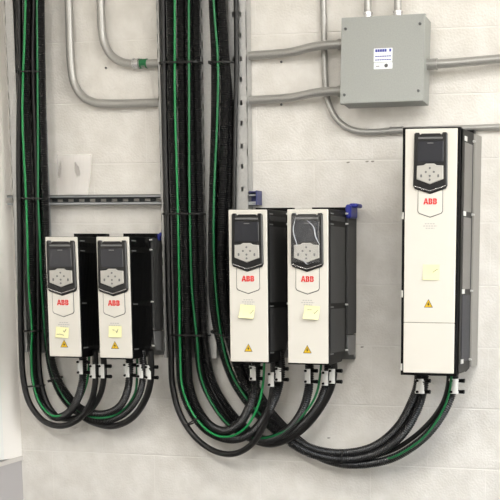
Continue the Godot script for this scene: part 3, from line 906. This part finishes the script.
	cable("smooth black cable deep in the middle bundle, lowest of those sweeping right",
		[Vector3(-0.180, 1.880, 0.035), Vector3(-0.180, 0.938, 0.035), Vector3(-0.183, 0.813, 0.035), Vector3(-0.186, 0.331, 0.035), Vector3(-0.181, -0.001, 0.035), Vector3(-0.173, -0.325, 0.035), Vector3(-0.147, -0.446, 0.035), Vector3(-0.102, -0.535, 0.035), Vector3(-0.043, -0.610, 0.035), Vector3(0.029, -0.653, 0.040), Vector3(0.103, -0.658, 0.060), Vector3(0.204, -0.613, 0.095), Vector3(0.287, -0.536, 0.130), Vector3(0.338, -0.453, 0.145), Vector3(0.350, -0.399, 0.150), Vector3(0.353, -0.325, 0.170)], 0.0120, false, "cable_smooth")
	green("green wire at the right of the middle bundle, sweeping up to the right middle drive",
		[Vector3(-0.167, 1.880, 0.094), Vector3(-0.167, 0.926, 0.094), Vector3(-0.169, 0.802, 0.094), Vector3(-0.175, 0.487, 0.094), Vector3(-0.180, 0.163, 0.094), Vector3(-0.179, -0.136, 0.090), Vector3(-0.164, -0.305, 0.090), Vector3(-0.156, -0.425, 0.085), Vector3(-0.124, -0.511, 0.080), Vector3(-0.066, -0.586, 0.080), Vector3(-0.001, -0.629, 0.075), Vector3(0.076, -0.636, 0.085), Vector3(0.166, -0.603, 0.110), Vector3(0.244, -0.539, 0.140), Vector3(0.287, -0.477, 0.150), Vector3(0.303, -0.400, 0.150), Vector3(0.313, -0.326, 0.170)], "wire_green_dark")
	cable("black cable under the lone green wire beside the middle drives",
		[Vector3(-0.094, 1.880, 0.072), Vector3(-0.094, 0.927, 0.072), Vector3(-0.093, 0.803, 0.072), Vector3(-0.088, 0.615, 0.072), Vector3(-0.091, 0.456, 0.072), Vector3(-0.104, 0.164, 0.072), Vector3(-0.111, -0.035, 0.072), Vector3(-0.108, -0.203, 0.070), Vector3(-0.084, -0.322, 0.070), Vector3(-0.041, -0.441, 0.070), Vector3(0.024, -0.536, 0.060), Vector3(0.111, -0.613, 0.060), Vector3(0.218, -0.678, 0.065), Vector3(0.357, -0.700, 0.080), Vector3(0.483, -0.672, 0.100), Vector3(0.580, -0.603, 0.125), Vector3(0.638, -0.510, 0.140), Vector3(0.660, -0.434, 0.150), Vector3(0.664, -0.351, 0.170)], 0.0146, true, "cable_black")
	cable("thick ribbed black cable right of the lone green wire, top of the long loop",
		[Vector3(-0.066, 1.880, 0.072), Vector3(-0.066, 0.926, 0.072), Vector3(-0.064, 0.802, 0.072), Vector3(-0.055, 0.614, 0.072), Vector3(-0.056, 0.455, 0.072), Vector3(-0.070, 0.163, 0.072), Vector3(-0.078, -0.035, 0.072), Vector3(-0.070, -0.203, 0.072), Vector3(-0.046, -0.321, 0.072), Vector3(-0.004, -0.440, 0.072), Vector3(0.046, -0.529, 0.050), Vector3(0.126, -0.603, 0.050), Vector3(0.226, -0.665, 0.055), Vector3(0.354, -0.680, 0.070), Vector3(0.473, -0.650, 0.090), Vector3(0.562, -0.579, 0.110), Vector3(0.616, -0.492, 0.135), Vector3(0.640, -0.431, 0.150), Vector3(0.646, -0.352, 0.170)], 0.0152, true, "cable_black")
	cable("black cable along the bottom of the long loop to the tall drive",
		[Vector3(-0.073, 1.880, 0.045), Vector3(-0.073, 0.931, 0.045), Vector3(-0.075, 0.807, 0.045), Vector3(-0.060, 0.617, 0.045), Vector3(-0.049, 0.457, 0.045), Vector3(-0.057, 0.165, 0.045), Vector3(-0.064, -0.034, 0.045), Vector3(-0.055, -0.203, 0.045), Vector3(-0.027, -0.322, 0.045), Vector3(0.012, -0.441, 0.045), Vector3(0.070, -0.536, 0.045), Vector3(0.150, -0.616, 0.045), Vector3(0.248, -0.688, 0.055), Vector3(0.370, -0.717, 0.075), Vector3(0.532, -0.689, 0.100), Vector3(0.659, -0.607, 0.125), Vector3(0.730, -0.514, 0.140), Vector3(0.758, -0.441, 0.150), Vector3(0.766, -0.349, 0.170)], 0.0140, true, "cable_black")
	cable("thin smooth black cable running down along the slotted tray flange",
		[Vector3(-0.016, 1.880, 0.055), Vector3(-0.016, 0.927, 0.055), Vector3(-0.018, 0.803, 0.055), Vector3(-0.019, 0.615, 0.055), Vector3(-0.028, 0.392, 0.055), Vector3(-0.035, 0.164, 0.055), Vector3(-0.038, -0.034, 0.055), Vector3(-0.035, -0.203, 0.040), Vector3(-0.011, -0.321, 0.040), Vector3(0.025, -0.441, 0.040), Vector3(0.083, -0.536, 0.040), Vector3(0.159, -0.613, 0.040), Vector3(0.250, -0.676, 0.040), Vector3(0.365, -0.702, 0.060), Vector3(0.521, -0.667, 0.085), Vector3(0.644, -0.588, 0.120), Vector3(0.719, -0.498, 0.140), Vector3(0.741, -0.435, 0.150), Vector3(0.749, -0.349, 0.170)], 0.0085, false, "cable_smooth")
	green("green wire rising along a cable to the tall drive's right clamp",
		[Vector3(-0.082, 1.880, 0.096), Vector3(-0.082, 0.922, 0.096), Vector3(-0.081, 0.799, 0.096), Vector3(-0.069, 0.604, 0.096), Vector3(-0.073, 0.453, 0.096), Vector3(-0.091, 0.162, 0.096), Vector3(-0.094, -0.002, 0.096), Vector3(-0.089, -0.135, 0.096), Vector3(-0.074, -0.287, 0.092), Vector3(-0.045, -0.405, 0.088), Vector3(0.010, -0.500, 0.080), Vector3(0.097, -0.596, 0.060), Vector3(0.204, -0.673, 0.045), Vector3(0.356, -0.708, 0.055), Vector3(0.495, -0.693, 0.090), Vector3(0.557, -0.676, 0.125), Vector3(0.661, -0.605, 0.145), Vector3(0.731, -0.506, 0.160), Vector3(0.754, -0.430, 0.170), Vector3(0.758, -0.349, 0.180)], "wire_green_dark")


func ties() -> void:
	tie("upper black cable tie round the left bundle", Vector3(-0.774, 0.594, 0.063), 0.0460, 0.0380, 0.00)
	tie("middle black cable tie round the left bundle, level with the slotted strut", Vector3(-0.784, 0.172, 0.063), 0.0460, 0.0380, 0.00)
	tie("lower black cable tie round the green wire of the left bundle", Vector3(-0.804, -0.286, 0.068), 0.0260, 0.0270, 0.00)
	tie("upper black cable tie round the wide middle bundle", Vector3(-0.213, 0.608, 0.068), 0.0730, 0.0340, 0.00)
	tie("middle black cable tie round the wide middle bundle, level with the drive tops", Vector3(-0.213, 0.118, 0.068), 0.0730, 0.0340, 0.00)
	tie("lower black cable tie round the wide middle bundle, just above the tray end", Vector3(-0.196, -0.290, 0.068), 0.0680, 0.0320, 0.00)
	tie("upper black cable tie round the right bundle beside the slotted flange", Vector3(-0.066, 0.604, 0.066), 0.0420, 0.0380, 0.00)
	tie("lower black cable tie round the right bundle beside the left middle drive", Vector3(-0.073, -0.287, 0.068), 0.0450, 0.0320, -0.30)
	tie("black cable tie across the small left loop of cables", Vector3(-0.805, -0.482, 0.066), 0.0320, 0.0280, 0.10)
	tie("black cable tie across the descending cables of the middle bundle's loop", Vector3(-0.185, -0.587, 0.072), 0.0270, 0.0340, 0.50)
	tie("black cable tie on the cables sweeping behind the middle loop", Vector3(-0.045, -0.594, 0.058), 0.0220, 0.0300, 0.80)
	tie("black cable tie across the long loop of cables left of the tall drive", Vector3(0.361, -0.699, 0.072), 0.0270, 0.0300, 1.50)
	tie("black cable tie at the crossing of the left loops", Vector3(-0.728, -0.456, 0.055), 0.0220, 0.0250, 0.40)


# a thin strap drawn round a bundle: centre, half width along dir, half depth along z
func tie(label: String, at: Vector3, half: float, deep: float, turn: float) -> void:
	var o := root("cable_tie", at)
	tag(o, label, "cable tie", "black cable ties")
	o.rotation.z = turn
	var pts := PackedVector3Array()
	var r := minf(deep, half) * 0.7
	for p in rrect(half * 2, deep * 2, r, Vector2.ZERO, 5):
		pts.append(Vector3(p.x, 0, p.y))
	pts.append(pts[0])
	var st := mb()
	for i in pts.size() - 1:
		var a := pts[i]
		var b := pts[i + 1]
		var n := Vector3(b.z - a.z, 0, a.x - b.x).normalized()
		if n.dot(a + b) < 0:
			n = -n
		var h := Vector3(0, 0.0026, 0)
		quad(st, a - h + n * 0.001, b - h + n * 0.001, b + h + n * 0.001, a + h + n * 0.001, n)
		quad(st, a - h - n * 0.0004, b - h - n * 0.0004, b + h - n * 0.0004, a + h - n * 0.0004, -n)
		quad(st, a + h + n * 0.001, b + h + n * 0.001, b + h - n * 0.0004, a + h - n * 0.0004, Vector3.UP)
		quad(st, a - h + n * 0.001, b - h + n * 0.001, b - h - n * 0.0004, a - h - n * 0.0004, Vector3.DOWN)
	build("strap", st, "tie_black", o)
	st = mb()
	box(st, Vector3(-half * 0.7 - 0.004, -0.004, deep - 0.001), Vector3(-half * 0.7 + 0.004, 0.004, deep + 0.005), 0.001)
	build("head", st, "tie_black", o)


# ------------------------------------------------------------------ small things
func note(label: String, at: Vector3, w: float, h: float, turn: float, curl: float, marks: Array) -> void:
	var o := root("sticky_note", at)
	tag(o, label, "sticky note", "yellow sticky notes")
	o.rotation.z = turn
	var st := mb()
	var n := 8
	for i in n:
		var a := float(i) / n
		var b := float(i + 1) / n
		var za := curl * a * a + 0.0006
		var zb := curl * b * b + 0.0006
		var nn := Vector3(0, (zb - za), h / n).normalized()
		var l := Vector3(-w / 2, 0, 0)
		var ya := Vector3(0, h / 2 - h * a, za)
		var yb := Vector3(0, h / 2 - h * b, zb)
		quad(st, ya + l, ya - l, yb - l, yb + l, nn)
		var t := Vector3(0, 0, -0.0004)
		quad(st, ya + l + t, ya - l + t, yb - l + t, yb + l + t, -nn)
	build("paper", st, "note_yellow", o)
	st = mb()
	for m in marks:
		var pts := []
		for p in m:
			var a: float = 0.5 - p.y
			pts.append(Vector3(p.x * w, p.y * h, curl * a * a + 0.0009))
		tube(st, curve(pts, 0.004), 0.0008, 5)
	build("pencil_mark", st, "pencil", o)


func small_things() -> void:
	note("yellow sticky note with a tick and a line, on the far left drive", Vector3(-0.586, -0.281, 0.261), 0.049, 0.036, -0.05, 0.004, [[Vector2(0.1, 0.18), Vector2(0.16, 0.05), Vector2(0.3, 0.34)], [Vector2(-0.4, -0.22), Vector2(-0.1, -0.18), Vector2(0.15, -0.26)]])
	note("yellow sticky note with short strokes, on the second drive from the left", Vector3(-0.388, -0.275, 0.261), 0.048, 0.038, 0.0, 0.004, [[Vector2(0.05, 0.1), Vector2(0.12, -0.1)], [Vector2(0.22, 0.22), Vector2(0.14, -0.05)], [Vector2(-0.2, 0.15), Vector2(-0.05, 0.12)]])
	note("pale sticky note curling off the left drive of the middle pair", Vector3(0.101, -0.201, 0.295), 0.051, 0.042, -0.07, 0.012, [[Vector2(0.2, -0.05), Vector2(0.26, -0.12), Vector2(0.42, 0.18)]])
	note("pale sticky note curling off the film covered drive of the middle pair", Vector3(0.322, -0.201, 0.295), 0.052, 0.042, -0.07, 0.012, [[Vector2(0.15, 0.05), Vector2(0.2, -0.06), Vector2(0.38, 0.22)], [Vector2(-0.3, 0.18), Vector2(0.0, 0.2)]])
	note("pale sticky note with a pencil stroke, on the tall right drive", Vector3(0.714, -0.072, 0.290), 0.053, 0.047, 0.0, 0.003, [[Vector2(0.12, 0.0), Vector2(0.25, 0.12), Vector2(0.4, 0.2)]])
	# glossy film over one control panel
	var st := mb()
	var c := Vector3(0.308, 0.036, 0.306)
	var w := 0.047
	for i in 10:
		for j in 6:
			var q := []
			for d in [[0, 0], [1, 0], [1, 1], [0, 1]]:
				var a: float = (i + d[0]) / 10.0 - 0.5
				var b: float = (j + d[1]) / 6.0 - 0.5
				q.append(c + Vector3(b * 2 * w, a * 0.16, 0.003 + 0.004 * absf(sin(9.0 * a + 7.0 * b)) * (0.3 + absf(b))))
			var nn: Vector3 = (q[1] - q[0]).cross(q[2] - q[0]).normalized()
			quad(st, q[0], q[1], q[2], q[3], nn if nn.z > 0 else -nn)
	var film := build("protective_film", st, "gloss_film")
	tag(film, "crinkled clear protective film over the panel of the right drive of the middle pair", "film")
	for cr in [[Vector2(-0.035, 0.055), Vector2(-0.042, 0.02), Vector2(-0.028, -0.03)], [Vector2(0.005, 0.05), Vector2(0.026, 0.03), Vector2(0.033, 0.0), Vector2(0.046, -0.025)], [Vector2(-0.01, -0.07), Vector2(0.004, -0.085), Vector2(0.03, -0.078)]]:
		st = mb()
		var pts := []
		for p in cr:
			pts.append(c + Vector3(p.x, p.y, 0.0065))
		var line := curve(pts, 0.004)
		for i in line.size() - 1:
			var wd := 0.0016 * sin(PI * (i + 0.5) / line.size()) + 0.0004
			var sd := Vector3(wd, wd * 0.4, 0)
			var pk := Vector3(0, 0, 0.0022)
			quad(st, line[i] - sd, line[i + 1] - sd, line[i + 1] + pk, line[i] + pk, Vector3(-0.6, 0, 0.8))
			quad(st, line[i] + sd, line[i + 1] + sd, line[i + 1] + pk, line[i] + pk, Vector3(0.6, 0, 0.8))
		build("crease_glint", st, "film_crease_glint", film)  # ridge in the film with its glint put into the colour
	# clear plastic sleeve hanging over the strut
	st = mb()
	var top_left := Vector3(-0.704, 0.322, 0.030)
	var bottom_right := Vector3(-0.571, 0.185, 0.045)
	for i in 12:
		for j in 10:
			var q := []
			for d in [[0, 0], [1, 0], [1, 1], [0, 1]]:
				var a: float = (i + d[0]) / 12.0
				var b: float = (j + d[1]) / 10.0
				q.append(Vector3(lerpf(top_left.x, bottom_right.x, a - 0.1 * a * b * b), lerpf(top_left.y, bottom_right.y, b), 0.03 + 0.022 * sin(PI * a) + 0.014 * b))
			var nn: Vector3 = (q[1] - q[0]).cross(q[2] - q[0]).normalized()
			nn = nn if nn.z > 0 else -nn
			quad(st, q[0], q[1], q[2], q[3], nn)
	var sl := build("plastic_sleeve", st, "clear_film")
	tag(sl, "clear plastic sleeve with grey smudges hanging above the slotted strut", "sleeve")
	for b in [[0.14, 0.42, 0.008, 0.03, 4], [0.66, 0.42, 0.011, 0.026, 2]]:
		var rim := PackedVector2Array()
		for k in 18:
			var a := TAU * k / 18
			var rr := 1.0 + 0.22 * sin(a * 3.0 + b[4]) + 0.14 * sin(a * 5.0 + 2.0 * b[4])
			rim.append(Vector2(lerpf(top_left.x, bottom_right.x, b[0]) + cos(a) * b[2] * rr, lerpf(top_left.y, bottom_right.y, b[1]) + sin(a) * b[3] * rr))
		st = mb()
		var zz: float = 0.031 + 0.022 * sin(PI * b[0]) + 0.014 * b[1]
		extrude(st, rim, zz, zz + 0.0005)
		build("smudge", st, "film_smudge", sl)
	# blue plastic lugs
	# the strut's open end, closed with a blue cap
	var cap := root("end_cap", Vector3(0.03, 0.169, 0.0))
	tag(cap, "blue plastic end cap on the slotted strut, right of the slotted tray flange", "end cap")
	st = mb()
	box(st, Vector3(-0.02, -0.021, 0.004), Vector3(0.016, 0.024, 0.018))
	box(st, Vector3(0.012, -0.021, 0.004), Vector3(0.017, 0.026, 0.052), 0.001)
	box(st, Vector3(-0.014, 0.020, 0.004), Vector3(0.012, 0.024, 0.048), 0.001)
	build("body", st, "blue_dull", cap)
	st = mb()
	box(st, Vector3(-0.016, -0.022, 0.042), Vector3(0.017, -0.017, 0.05), 0.001)
	build("lip", st, "strut_metal", cap)
	var bow := root("plastic_lug", Vector3(0.387, 0.125, 0.050))
	tag(bow, "bright blue two lobed plastic lug at the film covered drive's upper right corner", "lug", "blue plastic lugs")
	st = mb()
	extrude(st, rrect(0.020, 0.044, 0.009, Vector2(-0.003, -0.002)), -0.02, 0.055, 0.004)
	build("body", st, "blue_plastic", bow)
	st = mb()
	extrude(st, rrect(0.030, 0.014, 0.0065, Vector2(0.012, 0.017)), -0.01, 0.045, 0.004)
	build("side_lobe", st, "blue_plastic", bow)
	lug("small dark blue plastic lug at the second small drive's upper right corner", Vector3(-0.317, 0.044, 0.030), 0.02, 0.026, 0.02)


func lug(label: String, at: Vector3, w: float, h: float, d: float) -> void:
	var o := root("plastic_lug", at)
	tag(o, label, "lug", "blue plastic lugs")
	var st := mb()
	extrude(st, PackedVector2Array([Vector2(-w / 2, -h * 0.5), Vector2(-w * 0.1, -h * 0.5), Vector2(w * 0.05, -h * 0.1), Vector2(w * 0.5, h * 0.12), Vector2(w * 0.5, h * 0.5), Vector2(w * 0.2, h * 0.42), Vector2(-w / 2, h * 0.3)]), -d / 2, d / 2, 0.002)
	build("body", st, "blue_plastic", o)
	st = mb()
	cyl(st, Vector3(w * 0.3, h * 0.3, d / 2 - 0.002), Vector3(w * 0.3, h * 0.3, d / 2 + 0.006), 0.006, 10)
	build("pin", st, "blue_plastic", o)
